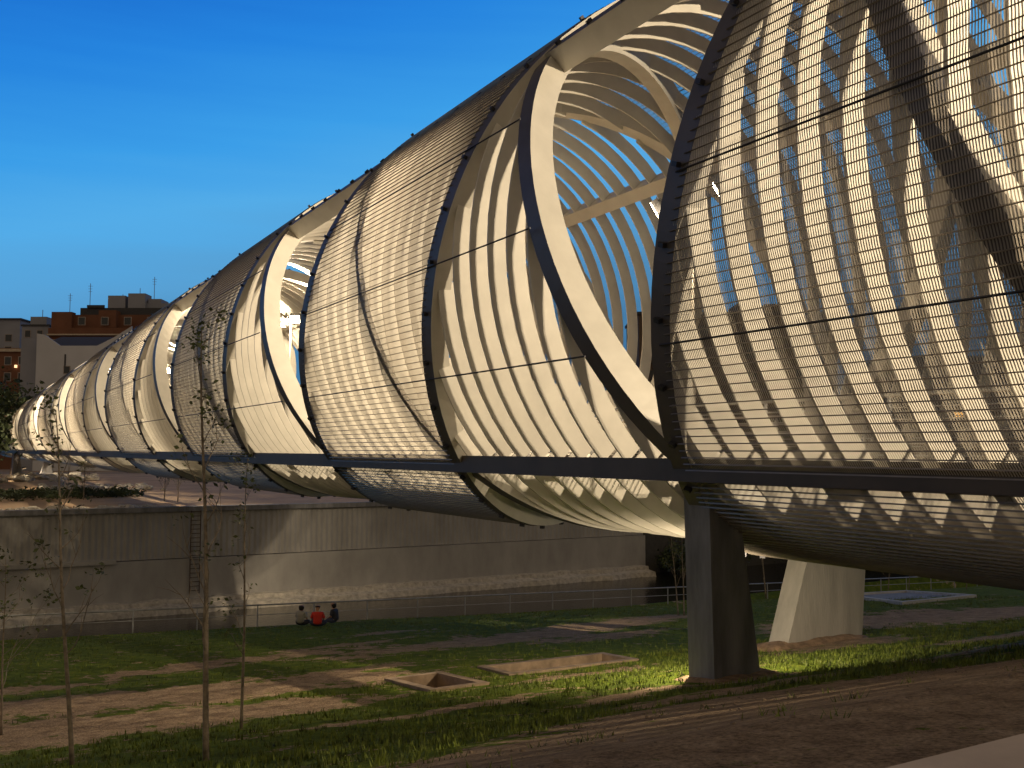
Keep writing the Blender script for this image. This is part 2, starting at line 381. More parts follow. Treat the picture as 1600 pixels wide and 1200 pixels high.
for j, (sc, _, mb) in enumerate(cand):
    if j < 99: part(mb, 'ribbon', M['fin'])
    else:
        b = len(rest.v); rest.v += mb.v; rest.f += [tuple(b+i for i in f_) for f_ in mb.f]; rest.m += mb.m
        rest.uv += mb.uv
o = part(rest, 'ribbon', M['fin']); o['kind'] = 'stuff'
# woven mesh panels: band one pitch wide between strands k and k+1, every second k
for k in range(-6, 17, 2):
    for qd in range(4):
        mb = MB(); n = 14; xs = np.linspace(qd, qd+1, n+1); ok = False
        for a, b in zip(xs[:-1], xs[1:]):
            row = []
            for x in (a, b):
                s0 = max(SMIN, min(SMAX, helB(x, k)+.12)); s1 = max(SMIN, min(SMAX, helB(x, k+1)-.12)); row.append((s0, s1, phi_of(x)))
            (a0, a1, pa), (b0, b1, pb) = row
            if a1-a0 < .2 or b1-b0 < .2: continue
            ok = True
            mb.face([surf(a0, pa, .11), surf(a1, pa, .11), surf(b1, pb, .11), surf(b0, pb, .11)], 0,
                    [(a0, pa*6.), (a1, pa*6.), (b1, pb*6.), (b0, pb*6.)])
        if not ok: continue
        nr = 66
        for j in range(nr):
            x = qd+(j+.5)/nr; ph = phi_of(x)
            s0 = max(SMIN, helB(x, k)+.1); s1 = min(SMAX, helB(x, k+1)-.1)
            if s1-s0 < .3: continue
            hw = .0105
            nn = nrm(ph); tt = Wv*(-math.sin(ph))+Z*math.cos(ph)
            ring = []
            nseg = 1
            for s in (s0, s1):
                kx = (R0-KR*s)/R0
                c = surf(s, ph, .125)
                ring.append([c+tt*hw*kx, c+nn*.02, c-tt*hw*kx, c-nn*.012])
            mb.quadstrip(ring, 1)
        part(mb, 'mesh_panel', [M['fabric'], M['rod']])
# longitudinal cables over open bays as well
for q0 in (0, 3):
    for f in (.25, .5, .75):
        for k in range(-6, 18, 2):
            th = q0+f; ph = phi_of(th)
            s1 = min(SMAX, helB(th, k+1)); s0 = (k+.5-.5*f)*H if q0 == 0 else helB(th, k)
            s0 = max(SMIN, s0)
            if s1-s0 > .5:
                mb = MB(); mb.tube([surf(s0, ph, .14), surf(s1, ph, .14)], .018, 5); part(mb, 'tie_cable', M['clip'])
# deck, railings
def deckz(s): return surf(s, NL).z + .06
mb = MB(); rings = []; rings2 = []
for s in np.arange(SMIN, SMAX, 3.):
    hw = -EH*(R0-KR*s)*math.cos(NL)-1.0
    c = C0+U*s; z = deckz(s)
    hn = hw-.55
    rings.append([c+Wv*hw+Z*(z-c.z), c-Wv*hn+Z*(z-c.z), c-Wv*hn+Z*(z-c.z-.09), c+Wv*hw+Z*(z-c.z-.09)])
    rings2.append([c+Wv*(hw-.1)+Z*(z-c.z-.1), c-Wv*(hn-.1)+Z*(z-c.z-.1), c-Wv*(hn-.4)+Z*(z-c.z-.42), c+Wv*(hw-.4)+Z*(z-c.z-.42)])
mb.quadstrip(rings); part(mb, 'deck', M['deck'])
mb = MB(); mb.quadstrip(rings2)
part(mb, 'deck_soffit', M['soffit'])
mb = MB()
for s in np.arange(SMIN+1, SMAX, 4.25):   # cross beams carrying the deck out to the edge beams
    a = surf(s, NL); b = surf(s, FL); mb.fbox((a+b)/2-Z*.1, (b-a)/2, U*.09, Z*.14)
part(mb, 'cross_beam', M['steel'])
for sg in (-1, 1):
    mb = MB()
    def rp_(s, h): return C0+U*s+Wv*sg*(-EH*(R0-KR*s)*math.cos(NL)-(.85 if sg > 0 else 1.4))+Z*(deckz(s)-C0.z+h)
    for h, r in ((1.15, .035), (.95, .012), (.76, .012), (.57, .012), (.38, .012), (.19, .012)):
        mb.tube([rp_(SMIN, h), rp_(SMAX-1, h)], r, 6)
    rail = part(mb, 'railing', M['rail'])
    pm = MB(); pm.fbox((0, 0, .56), (.035, 0, 0), (0, .012, 0), (0, 0, .58)); pm.fbox((0, 0, .01), (.07, 0, 0), (0, .05, 0), (0, 0, .01))
    p0 = pm.build('post', M['rail'], rail); first = True
    for s in np.arange(SMIN+.6, SMAX-2, 2.7):
        o = p0 if first else p0.copy()
        if not first: COL.objects.link(o)
        first = False
        o.parent = rail; o.location = rp_(s, 0)-BM; o.rotation_euler = (0, 0, YAW)
# joint plates at the near upper chord
# piers: tapering concrete blades
M['conc_lit'] = mat('lamplit_pier_concrete', (.46, .44, .40), .8, 0, .12, 1.3, .3, 14, stretch=(1.6, 1.6, .3), detail=8)  # rear pier's concrete, lightened so the lamplight on it is in the colour
def blade(a0b, a1b, a0t, a1t, t0, th, zb, zt, m='conc'):
    mb = MB(); mb.quadstrip([[at(a0b, t0, zb), at(a1b, t0, zb), at(a1b, t0+th, zb), at(a0b, t0+th, zb)],
                             [at(a0t, t0, zt), at(a1t, t0, zt), at(a1t, t0+th, zt), at(a0t, t0+th, zt)]])
    return part(mb, 'pier', M[m])
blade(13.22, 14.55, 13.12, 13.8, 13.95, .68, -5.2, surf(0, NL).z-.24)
blade(18.9, 22.05, 20.75, 22.6, 17.95, .62, -6, surf(4.25, FL).z-.9, 'conc_lit')
cc = C0.dot(Wv)
for s in (113.5,):
    t = C0.dot(U)+s; hh = -EH*(R0-KR*s)*math.cos(NL); zt = surf(s, NL).z-.2
    blade(cc-hh-.3, cc-hh+1.0, cc-hh-.2, cc-hh+.4, t, .9, -3, zt); blade(cc+hh-1.6, cc+hh-.2, cc+hh-.6, cc+hh+.3, t+2, .9, -3, zt)

def mound(a0, a1, t0, t1, h, seed):
    q = MB(); rings = []
    for k_, (g, z) in enumerate(((.30, -.25), (.22, .0), (.12, h*.6), (-.02, h))):
        ring = []
        for i in range(40):
            f = i/40*4; e_ = int(f); f -= e_
            P = [(a0-g, t0-g), (a1+g, t0-g), (a1+g, t1+g), (a0-g, t1+g)]
            A_, B_ = P[e_], P[(e_+1) % 4]; a = A_[0]+(B_[0]-A_[0])*f; t = A_[1]+(B_[1]-A_[1])*f
            n_ = noise.noise(Vector((a*2.3, t*2.3, seed)))
            ring.append(G(a+.12*n_, t+.12*n_, z*(1+.9*n_)))
        rings.append(ring)
    q.quadstrip(rings); o = q.build('earth_ridge', M['soil'], None, True)
    tag(o, kind='structure'); return o
mound(13.22, 14.5, 13.95, 14.63, .07, 1.); mound(18.95, 22.0, 17.95, 18.57, .13, 4.)
# ---------------------------------------------------------------- floodlight masts on the deck
def mast(s, label, power, dirs=((-1, (-.55, -.75, -.35)), (1, (-.55, -.75, -.35)), (-1, (-.6, .7, -.35)), (1, (-.6, .7, -.35))), drop=0., cone=172, soft=.11):
    """pole on the far edge of the deck, two arms along the bridge, heads turned towards the near side"""
    r = R0-KR*s; cz = C0.z+SL*s
    base = C0+U*s+Wv*(.46*r); base.z = deckz(s)
    e = empty('floodlight_mast', base, YAW); tag(e, label, 'floodlight', 'floodlight masts along the bridge deck')
    top = cz+.8*r-.72-base.z-drop
    mb = MB(); mb.tube([(0, 0, 0), (0, 0, top)], [.075, .05], 10); mb.fbox((0, 0, .015), (.16, 0, 0), (0, .16, 0), (0, 0, .015)); mb.build('pole', M['pole'], e)
    for sg in (-1, 1):
        mb = MB(); mb.tube([(0, 0, top-.1), (0, sg*.8, top-.02), (0, sg*1.55, top+.05)], .035, 8); mb.build('arm', M['pole'], e)
    for sg, d in dirs:
        d = Vector(d).normalized()
        up = d.cross(Z).normalized(); si = d.cross(up)
        o_ = Vector((-.12, sg*(1.3 if len(dirs) < 3 else 1.0 if d.y < 0 else .6), top-.26)); h = MB()
        h.fbox(o_, up*.27, si*.21, d*.10); h.fbox(o_-d*.14, up*.17, si*.13, d*.06)
        h.tube([o_-up*.28, o_-up*.28+Z*.26, o_+up*.28+Z*.26, o_+up*.28], .018, 5)
        hd = h.build('lamp_head', M['metal'], e)
        ln = MB(); ln.fbox(o_+d*.105, up*.25, si*.19, d*.008); ln.build('lens', M['lens'], hd)
        li = bpy.data.lights.new('floodlight_lamp', 'SPOT'); li.energy = power; li.color = LAMP_COL; li.shadow_soft_size = soft
        li.spot_size = R(cone); li.spot_blend = .45
        lo = bpy.data.objects.new('floodlight_lamp', li); COL.objects.link(lo); lo.parent = e
        lo.location = o_+d*.28; lo.rotation_euler = d.to_track_quat('-Z', 'Y').to_euler()
    return e
M['pole'] = mat('pale_pole', (.5, .46, .4), .4, .3)
mast(-20, 'floodlight mast inside the tube behind the mesh at the right edge', LAMP_W*4.5, ((-1, (-.5, .85, -.08)), (1, (-.5, .85, -.12))), 0., 66, .2)
mast(7.5, 'floodlight mast inside the tube with a grey lamp head in the large opening', LAMP_W*1.8, ((-1, (-.62, .62, -.5)), (1, (-.62, .64, -.5))), 1.1, 118)
mast(38.5, 'floodlight mast with two glaring lamps in the opening left of the wide mesh band', LAMP_W*.95)
mast(64, 'floodlight mast whose lamps show in the small opening above the tall sapling', LAMP_W*.95)
mast(84, 'distant floodlight mast with a bright lamp in a narrow opening far along the tube', LAMP_W*.95)
mast(106, 'floodlight mast farthest away near the small end of the tube', LAMP_W*.55)

def pier_light(a, t, z, aim, power, label):
    e = empty('pier_floodlight', at(a, t, z), YAW); tag(e, label, 'floodlight')
    d = Vector(aim).normalized(); up = d.cross(Vector((0, 1, 0))).normalized(); si = d.cross(up)
    h = MB(); h.fbox((0, 0, 0), up*.2, si*.15, d*.07); h.tube([-d*.07, Vector((0, -.12, .05)), Vector((0, -.3, .05))], .03, 6); h.build('lamp_head', M['metal'], e)
    q = MB(); q.fbox(d*.075, up*.17, si*.12, d*.006); q.build('lens', M['lens'], e)
    li = bpy.data.lights.new('floodlight_lamp', 'SPOT'); li.energy = power; li.color = LAMP_COL; li.shadow_soft_size = .12; li.spot_size = R(165); li.spot_blend = .6
    lo = bpy.data.objects.new('floodlight_lamp', li); COL.objects.link(lo); lo.parent = e; lo.location = d*.2; lo.rotation_euler = d.to_track_quat('-Z', 'Y').to_euler()
pier_light(13.75, 14.95, -1.62, (.25, .35, -.9), 1150, 'floodlight fixed to the hidden back of the near pier, lighting the grass around it')
tf_ = C0.dot(U)+113.5; cf_ = C0.dot(Wv)
pier_light(cf_-1.0, tf_+1.5, -.95, (.2, .5, -.8), 900, 'floodlight behind the far pier, lighting the boulders there')

# ---------------------------------------------------------------- embankment wall across the river
def wall_mat():
    m = M['wallc'].copy(); m.name = 'ribbed_concrete'; t = m.node_tree; l = t.links.new; b = t.nodes['Principled BSDF']
    uv = N(t, 'ShaderNodeUVMap'); wv = N(t, 'ShaderNodeTexWave', inp={'Scale': .8, 'Distortion': .3}); l(uv.outputs[0], wv.inputs[0])
    bp = t.nodes['Bump'] if 'Bump' in t.nodes else None
    b2 = N(t, 'ShaderNodeBump', inp={'Strength': .8, 'Distance': .08}); l(wv.outputs[0], b2.inputs['Height'])
    if bp: l(bp.outputs[0], b2.inputs['Normal'])
    l(b2.outputs[0], b.inputs['Normal']); return m
M['wallrib'] = wall_mat()
WA0, WA1 = -60, 58
ew = empty('embankment_wall', at(WA0, 70, -9)); tag(ew, 'long grey concrete river wall with a projecting base step across the river', 'wall')
def wpart(name, mb, m):
    o = mb.build(name, m, ew); me = o.data; off = np.array(ew.location, dtype=np.float32)
    co = np.empty(len(me.vertices)*3, dtype=np.float32); me.vertices.foreach_get('co', co); me.vertices.foreach_set('co', (co.reshape(-1, 3)-off).ravel()); me.update(); return o
q = MB(); q.fbox(at((WA0+WA1)/2, 70.35, -5.0), Wv*(WA1-WA0)/2, U*.35, Z*1.55)
def uvplanar(q):
    q.hasuv = True; q.uv = []
    for f_ in q.f:
        for i in f_:
            p = Vector(q.v[i]); q.uv.append((p.dot(Wv), p.z))
uvplanar(q); wpart('upper_wall', q, M['wallrib'])
q = MB(); q.fbox(at((WA0+WA1)/2, 70.2, -8.5), Wv*(WA1-WA0)/2, U*.5, Z*1.9); wpart('lower_wall', q, M['wallc'])
q = MB(); q.fbox(at((WA0+14)/2, 70.0, -6.57), Wv*(14-WA0)/2, U*.5, Z*.13); wpart('ledge', q, M['wallc'])
q = MB(); q.fbox(at((WA0+WA1)/2, 70.3, -3.3), Wv*(WA1-WA0)/2, U*.5, Z*.16); wpart('coping', q, M['conc'])
# eroded footing: uneven top step
q = MB(); prev = None
for a in np.arange(WA0, WA1+.1, .8):
    n1 = noise.noise(Vector((a*.35, 1, 0))); n2 = noise.noise(Vector((a*.5, 7, 0)))
    w_ = 1.5+.5*n1; z1 = -9.15+.12*n2
    ring = [at(a, 70, z1), at(a, 69.7-w_*.55, z1), at(a, 69.7-w_*.6, z1-.28-.1*n1), at(a, 69.5-w_, z1-.42-.1*n2), at(a, 69.4-w_*1.1, -10.3), at(a, 70, -10.3)]
    if prev is None: rings_ = []
    rings_.append(ring); prev = ring
q.quadstrip(rings_); wpart('footing', q, M['rock'])
# wall ladder
q = MB(); la, lt = 19.05, 69.55
e = empty('wall_ladder', at(la, lt, -9.0)); tag(e, 'thin rusty ladder fixed upright on the river wall', 'ladder')
for sg in (-1, 1):
    q = MB(); q.tube([Wv*.32*sg+Z*.1, Wv*.32*sg+Z*5.6], .04, 6); q.build('stile', M['brickd'], e)
for i in range(19):
    q = MB(); q.tube([Wv*-.32+Z*(.3+i*.29), Wv*.32+Z*(.3+i*.29)], .025, 5); q.build('rung', M['brickd'], e)
# plaza and path beyond the wall
q = MB()
def gp(a, t, d=.02): return G(a, t, d)
TT = list(np.arange(71, 140, 3)); AA = list(np.arange(12.5, 60, 3))
for i in range(len(TT)-1):
    for j in range(len(AA)-1):
        q.face([gp(AA[j], TT[i], .05), gp(AA[j+1], TT[i], .05), gp(AA[j+1], TT[i+1], .05), gp(AA[j], TT[i+1], .05)])
tag(q.build('plaza_path', M['plaza']), kind='structure')

# ---------------------------------------------------------------- riverside fence
fe = empty('riverside_fence', at(0, 44, -7.3)); tag(fe, 'low pale tubular railing along the river edge of the grass', 'fence')
def fz(a): return ground_z(a, 44)
q = MB(); q.tube([at(a, 44, fz(a)+.92)-fe.location for a in np.arange(-6, 90, 3.)], .035, 6); q.build('rail', M['fencem'], fe)
q = MB(); q.tube([at(a, 44, fz(a)+.5)-fe.location for a in np.arange(-6, 90, 3.)], .015, 5); q.build('rail', M['fencem'], fe)
pm = MB(); pm.fbox((0, 0, .46), (.022, 0, 0), (0, .022, 0), (0, 0, .5)); p0 = pm.build('post', M['fencem'], fe)
for i, a in enumerate(np.arange(-6, 90, 2.6)):
    o = p0 if i == 0 else p0.copy()
    if i: COL.objects.link(o)
    o.parent = fe; o.location = at(a, 44, fz(a))-fe.location; o.rotation_euler = (0, 0, YAW)

# ---------------------------------------------------------------- timber-framed pits and slab
def pit(a0, a1, t0, t1, label, depth=.55, tilt=None):
    zc = [ground_z(a, t) for a, t in ((a0, t0), (a1, t0), (a1, t1), (a0, t1))]
    e = empty('timber_pit', G((a0+a1)/2, (t0+t1)/2)); o3 = e.location
    tag(e, label, 'pit'); w_ = .17
    def P(a, t, d):
        fa = (a-a0)/(a1-a0); ft = (t-t0)/(t1-t0)
        z = (zc[0]*(1-fa)+zc[1]*fa)*(1-ft)+(zc[3]*(1-fa)+zc[2]*fa)*ft
        return at(a, t, z+d)-o3
    q = MB()
    outer = [(a0-w_, t0-w_), (a1+w_, t0-w_), (a1+w_, t1+w_), (a0-w_, t1+w_)]; inner = [(a0+.02, t0+.02), (a1-.02, t0+.02), (a1-.02, t1-.02), (a0+.02, t1-.02)]
    for i in range(4):
        j = (i+1) % 4
        q.face([P(*outer[i], .05), P(*outer[j], .05), P(*inner[j], .05), P(*inner[i], .05)])
        q.face([P(*outer[j], .05), P(*outer[i], .05), P(*outer[i], -.3), P(*outer[j], -.3)])
        q.face([P(*inner[i], .05), P(*inner[j], .05), P(*inner[j], -depth), P(*inner[i], -depth)])
    q.build('kerb', M['timber'], e)
    q = MB(); nb = 8
    for i in range(nb):
        x0 = a0+(a1-a0)*i/nb+.01; x1 = a0+(a1-a0)*(i+1)/nb-.01; dz = -depth+.02*random.random()+.05
        q.face([P(x0, t0, dz), P(x1, t0, dz), P(x1, t1, dz), P(x0, t1, dz)])
    q.face([P(a0, t0, -depth), P(a1, t0, -depth), P(a1, t1, -depth), P(a0, t1, -depth)])
    q.build('plank_floor', M['wood'], e)
pit(*PITS[0], 'square sunken timber box in the grass left of the long one')
pit(*PITS[1], 'long narrow sunken timber box in the grass beside the piers')
e = empty('concrete_pad', G(39, 29)); tag(e, 'flat pale rectangular pad with a raised rim on the grass near the fence', 'pad')
pa = [G(33.5, 25.2), G(38.5, 25.4), G(44.5, 33.2), G(39.6, 33.4)]; mz = max(p.z for p in pa)
pa = [Vector((p.x, p.y, p.z+.12))-e.location for p in pa]; ctr = sum(pa, Vector())/4
inn = [p+(ctr-p)*.09 for p in pa]
q = MB()
for i in range(4):
    j = (i+1) % 4
    q.face([pa[i], pa[j], inn[j], inn[i]]); q.face([pa[j], pa[i], pa[i]-Z*.6, pa[j]-Z*.6]); q.face([inn[i], inn[j], inn[j]-Z*.15, inn[i]-Z*.15])
q.build('rim', mat('pale_concrete_rim', (.5, .5, .52), .8), e)
q = MB(); q.face([p-Z*.1 for p in inn]); q.build('slab', M['conc'], e)

# ---------------------------------------------------------------- grass blades (ground cover)
gb = MB(); rs = np.random.RandomState(3); gv = []; gf = []
def blades(n, a0, a1, t0, t1, hh):
    c = 0
    while c < n:
        a = rs.uniform(a0, a1); t = rs.uniform(t0, t1)
        nn = noise.fractal(Vector((a*.9, t*.9, 2.)), .7, 2., 4)
        c += 1
        if dirt(a, t)+nn*.5 > .42: continue
        if any(p[0]-.25 < a < p[1]+.25 and p[2]-.25 < t < p[3]+.25 for p in PITS): continue
        base = G(a, t, -.01)
        for _ in range(3):
            h = hh*rs.uniform(.5, 1.5); an = rs.uniform(0, 6.28); d = Vector((math.cos(an), math.sin(an), 0)); s_ = Vector((-d.y, d.x, 0))*.008*(1+hh*6)
            p = base+Vector((rs.uniform(-.05, .05), rs.uniform(-.05, .05), 0)); b = len(gv)
            gv.extend([tuple(p-s_), tuple(p+s_), tuple(p+d*h*.5*rs.uniform(.2, 1.2)+Z*h)]); gf.append((b, b+1, b+2))
blades(26000, -8, 30, 8, 20, .075); blades(16000, -10, 40, 18, 44, .07)
_d = dirt
def weeds(n):
    for _ in range(n):
        a = rs.uniform(-2, 22); t = rs.uniform(4.6, 13); 
        if noise.noise(Vector((a*.6, t*.6, 8.))) < .12: continue
        for _ in range(9):
            h = rs.uniform(.03, .10); an = rs.uniform(0, 6.28); d = Vector((math.cos(an), math.sin(an), 0)); s_ = Vector((-d.y, d.x, 0))*.007
            p = G(a+rs.uniform(-.1, .1), t+rs.uniform(-.1, .1), -.01); b = len(gv)
            gv.extend([tuple(p-s_), tuple(p+s_), tuple(p+d*h*.7+Z*h)]); gf.append((b, b+1, b+2))
weeds(900)
me = bpy.data.meshes.new('grass_blades'); me.from_pydata(gv, [], gf); me.materials.append(mat('grass_blade', (.14, .18, .02), .7, 0, .45, 2.6)); me.update()
o = bpy.data.objects.new('grass', me); COL.objects.link(o); tag(o, 'short patchy green grass on the bank below the bridge', 'grass', kind='stuff')
# pebbles on the bare earth
q = MB()
for _ in range(2600):
    a = rs.uniform(-4, 26); t = rs.uniform(4.5, 17)
    if dirt(a, t) < .5: continue
    r = .005+.022*rs.rand()**3; c = G(a, t, r*.3); ring = [c+Vector((math.cos(k*1.256)*r*rs.uniform(.7, 1.2), math.sin(k*1.256)*r*rs.uniform(.7, 1.2), 0)) for k in range(5)]
    q.quadstrip([ring, [c+(p-c)*.6+Z*r*.7 for p in ring]])
tag(q.build('pebbles', mat('earth_stone', (.19, .14, .10), .9)), 'small stones scattered over the bare earth slope', 'pebbles', kind='stuff')

# ---------------------------------------------------------------- rocks beyond the wall
def rockmesh(seed):
    r_ = random.Random(seed); q = MB(); n = 7; rings = []
    for i, (z, k) in enumerate(((-.35, .55), (-.05, 1.), (.3, .85), (.5, .35))):
        rings.append([(math.cos(j*6.283/n+i*.3)*k*r_.uniform(.7, 1.1), math.sin(j*6.283/n+i*.3)*k*r_.uniform(.6, 1.), z*r_.uniform(.8, 1.2)) for j in range(n)])
    q.quadstrip(rings); return q
rk = [rockmesh(i).build('rock', M['rock']) for i in range(5)]
for o in rk: o.location = (0, 0, -50)
spots = []
for _ in range(160): spots.append((rs.uniform(3, 18.5), 71.3+4.5*rs.rand()**1.4, rs.uniform(.22, .55)))
for _ in range(30): spots.append((rs.uniform(18, 30), rs.uniform(71.2, 72.8), rs.uniform(.18, .4)))
for _ in range(50): spots.append((rs.uniform(14, 24), rs.uniform(96, 106), rs.uniform(.3, .65)))
for _ in range(40): spots.append((rs.uniform(9, 22), rs.uniform(114, 130), rs.uniform(.5, 1.0)))
for i, (a, t, r) in enumerate(spots):
    o = rk[i] if i < 5 else rk[i % 5].copy()
    if i >= 5: COL.objects.link(o)
    o.location = G(a, t, r*.2); o.scale = (r*1.2, r, r*.8); o.rotation_euler = (rs.uniform(-.3, .3), rs.uniform(-.3, .3), rs.uniform(0, 6))
    j_ = 0 if i < 160 else 1 if i < 190 else 2 if i < 240 else 3
    tag(o, ('pale boulder in the rock bed right on top of the river wall at the left', 'small pale stone in the thin row along the wall coping beside the plaza',
            'boulder in the low rock bed behind the green planting island', 'bright boulder at the foot of the far bridge pier')[j_], 'rock',
        ('boulders on the wall top', 'stones along the coping', 'boulders behind the planting island', 'boulders by the far pier')[j_])

# ---------------------------------------------------------------- trees
def leafcloud(q, c, r, n, sz, rnd, flat=.8):
    for _ in range(n):
        d = Vector((rnd.gauss(0, 1), rnd.gauss(0, 1), rnd.gauss(0, 1)*flat)); d = d.normalized()*r*rnd.random()**.5
        p = c+d; ax = Vector((rnd.uniform(-1, 1), rnd.uniform(-1, 1), rnd.uniform(-.6, .6))).normalized(); bx = ax.orthogonal().normalized()
        bx = (bx*math.cos(rnd.random()*6)+ax.cross(bx)*math.sin(rnd.random()*6)); s = sz*rnd.uniform(.6, 1.3)
        q.face([p-ax*s, p+bx*s*.5, p+ax*s, p-bx*s*.5])
def sapling(base, top, label, nb, leafspec, r0=.045, seed=1, bl=(.5, 1.3), group=None, low=.25, spread=.6):
    rnd = random.Random(seed); e = empty('sapling', base); tag(e, label, 'tree', group)
    v = Vector(top)-Vector(base); n = 14; pts = []
    for i in range(n+1):
        f = i/n; pts.append(v*f+Vector((math.sin(f*7+seed)*.05, math.cos(f*5+seed)*.04, 0))*v.length*.12*f)
    r0 *= .8
    q = MB(); q.tube(pts, [r0*(1-.82*i/n) for i in range(n+1)], 8); q.build('trunk', M['bark'], e, True)
    qb = MB(); ql = MB()
    for i in range(nb):
        f = low+(1-low)*(i+rnd.random()*.6)/nb; k = min(n-1, int(f*n)); p = pts[k].lerp(pts[k+1], f*n-k)
        an = rnd.uniform(0, 6.283); d = Vector((math.cos(an)*spread, math.sin(an)*spread, rnd.uniform(.5, 1.1))).normalized()
        ln = rnd.uniform(*bl)*(1.15-f*.75); bp = [p]; cur = p
        for s in range(6):
            cur = cur+d*ln/6; d = (d+Vector((rnd.uniform(-.25, .25), rnd.uniform(-.25, .25), rnd.uniform(-.05, .25)))).normalized(); bp.append(cur)
        rb = r0*.32*(1.1-f*.6); qb.tube(bp, [rb*(1-.14*s) for s in range(7)], 5)
        for s in (2, 3, 4):
            d2 = (d+Vector((rnd.uniform(-1, 1), rnd.uniform(-1, 1), rnd.uniform(-.1, .7)))).normalized(); l2 = ln*rnd.uniform(.25, .45)
            e2 = bp[s]+d2*l2; qb.tube([bp[s], bp[s].lerp(e2, .5)+Z*.02, e2], [rb*.45, rb*.35, rb*.15], 4)
            if rnd.random() < leafspec(f): leafcloud(ql, e2, .16, rnd.randint(8, 16), .04, rnd)
        if rnd.random() < leafspec(f)*1.3: leafcloud(ql, bp[-1], .16, rnd.randint(8, 18), .04, rnd)
    if leafspec(1) > .2:
        for s in range(3): leafcloud(ql, pts[-1]-Z*.2*s, .12, 12, .04, rnd)
    qb.build('branches', M['bark'], e)
    if ql.v: ql.build('leaves', M['leaf'], e)
    return e
def pix(x, y, d):   # a viewing ray met at depth d, used to read positions off the site survey
    dx = (x-800)/F; dz = (600-y)/F
    D = Vector((dx, math.cos(PITCH)-dz*math.sin(PITCH), math.sin(PITCH)+dz*math.cos(PITCH))); return D*(d/D.y)
def on_ground(x, y):
    t0 = None
    for i in range(400):
        d = 4+i*.1; P = pix(x, y, d); a, t = P.dot(Wv), P.dot(U)
        if P.z <= ground_z(a, t): return Vector((P.x, P.y, ground_z(a, t)-.03))
    return P
b_ = on_ground(322, 1190); sapling(b_, pix(318, 515, b_.y+.1), 'tallest bare sapling, its leafy tip rising in front of the mesh', 11, lambda f: .95 if f > .68 else (.12 if f < .5 else .35), .055, 5, (.7, 1.5), low=.22)
b_ = on_ground(113, 1195); sapling(b_, pix(84, 640, b_.y+.1), 'leaning sapling with reddish leaves left of the tallest one', 13, lambda f: .32 if f > .3 else .1, .045, 8, (.7, 1.5), low=.3)
b_ = on_ground(377, 1140); sapling(b_, pix(387, 715, b_.y), 'thin sapling just right of the tallest one', 9, lambda f: .4, .035, 12, (.5, 1.0), low=.25)
b_ = on_ground(2, 1150); sapling(b_, pix(8, 870, b_.y), 'bare branching shrub at the left edge of the bank', 14, lambda f: .45, .03, 21, (.9, 1.7), low=.1, spread=1.1)
b_ = on_ground(1066, 962)
for i, (dx, tx, lab) in enumerate(((-3, -16, 'slender young tree left of the near pier, leftmost of a pair of stems'), (6, 2, 'slender young tree touching the edge of the near pier'))):
    sapling(on_ground(1063+dx, 962), pix(1063+tx, 815, b_.y), lab, 10, lambda f: .9 if f > .4 else .3, .035, 31+i, (.5, 1.1), low=.3)
b_ = on_ground(1197, 935); sapling(b_, pix(1185, 800, b_.y), 'young tree between the two pier blades near the fence', 12, lambda f: .8, .045, 41, (.8, 1.8), low=.3)
for i, (x, y, yt, lab) in enumerate(((1388, 921, 872, 'tiny staked sapling on the left part of the pale pad'), (1420, 921, 868, 'tiny staked sapling in the middle of the pale pad'), (1510, 921, 872, 'small sapling right of the pale pad'))):
    b_ = on_ground(x, y); sapling(b_, pix(x+3, yt, b_.y), lab, 8, lambda f: .7, .03, 51+i, (.4, .8), low=.3)
for i, (x, yb, yt, d, lab) in enumerate(((131, 765, 722, 80, 'small tree by the rock bed beyond the river wall'), (257, 770, 735, 80, 'left one of two small trees on the plaza beyond the wall'), (278, 772, 738, 79, 'right one of two small trees on the plaza beyond the wall'))):
    b_ = pix(x, yb, d); b_.z = ground_z(b_.dot(Wv), b_.dot(U))-.05; sapling(b_, pix(x+2, yt, d), lab, 10, lambda f: 1, .07, 61+i, (1., 1.8), low=.3)

def bush_tree(base, h, rx, label, seed, n=1500, cat='tree', name='leafy_tree', sz=.35, group=None, trunk=True):
    rnd = random.Random(seed); e = empty(name, base); tag(e, label, cat, group)
    q = MB(); q.tube([(0, 0, -.3), (rx*.05, 0, h*.3), (0, rx*.05, h*.6)], [h*.03, h*.022, h*.01], 7)
    for i in range(6):
        an = i*1.05+rnd.random(); q.tube([(0, 0, h*.3), (math.cos(an)*rx*.35, math.sin(an)*rx*.35, h*.55), (math.cos(an)*rx*.6, math.sin(an)*rx*.6, h*.75)], [h*.014, h*.01, h*.004], 5)
    q.build('trunk', M['bark2'], e)
    q = MB()
    for i in range(16):
        an = rnd.uniform(0, 6.283); rr = rx*rnd.uniform(.1, .75); z = h*rnd.uniform(.35, .88)
        leafcloud(q, Vector((math.cos(an)*rr, math.sin(an)*rr, z)), rx*rnd.uniform(.3, .5), n//16, sz, rnd, .7)
    q.build('crown', M['leaf2'], e)
def ground_at(x, d): P = pix(x, 718, d); return G(P.dot(Wv), P.dot(U))
for i, (x, d, h, r, lab) in enumerate(((-25, 112, 12, 6, 'dark tree at the left edge below the houses, the leftmost'), (20, 118, 10.5, 4.5, 'dark tree at the left edge in front of the white gabled building'), (-60, 95, 7, 5, 'low dark tree at the left edge beside the far end of the tube'))):
    bush_tree(ground_at(x, d), h, r, lab, 71+i, 2600, sz=.3)
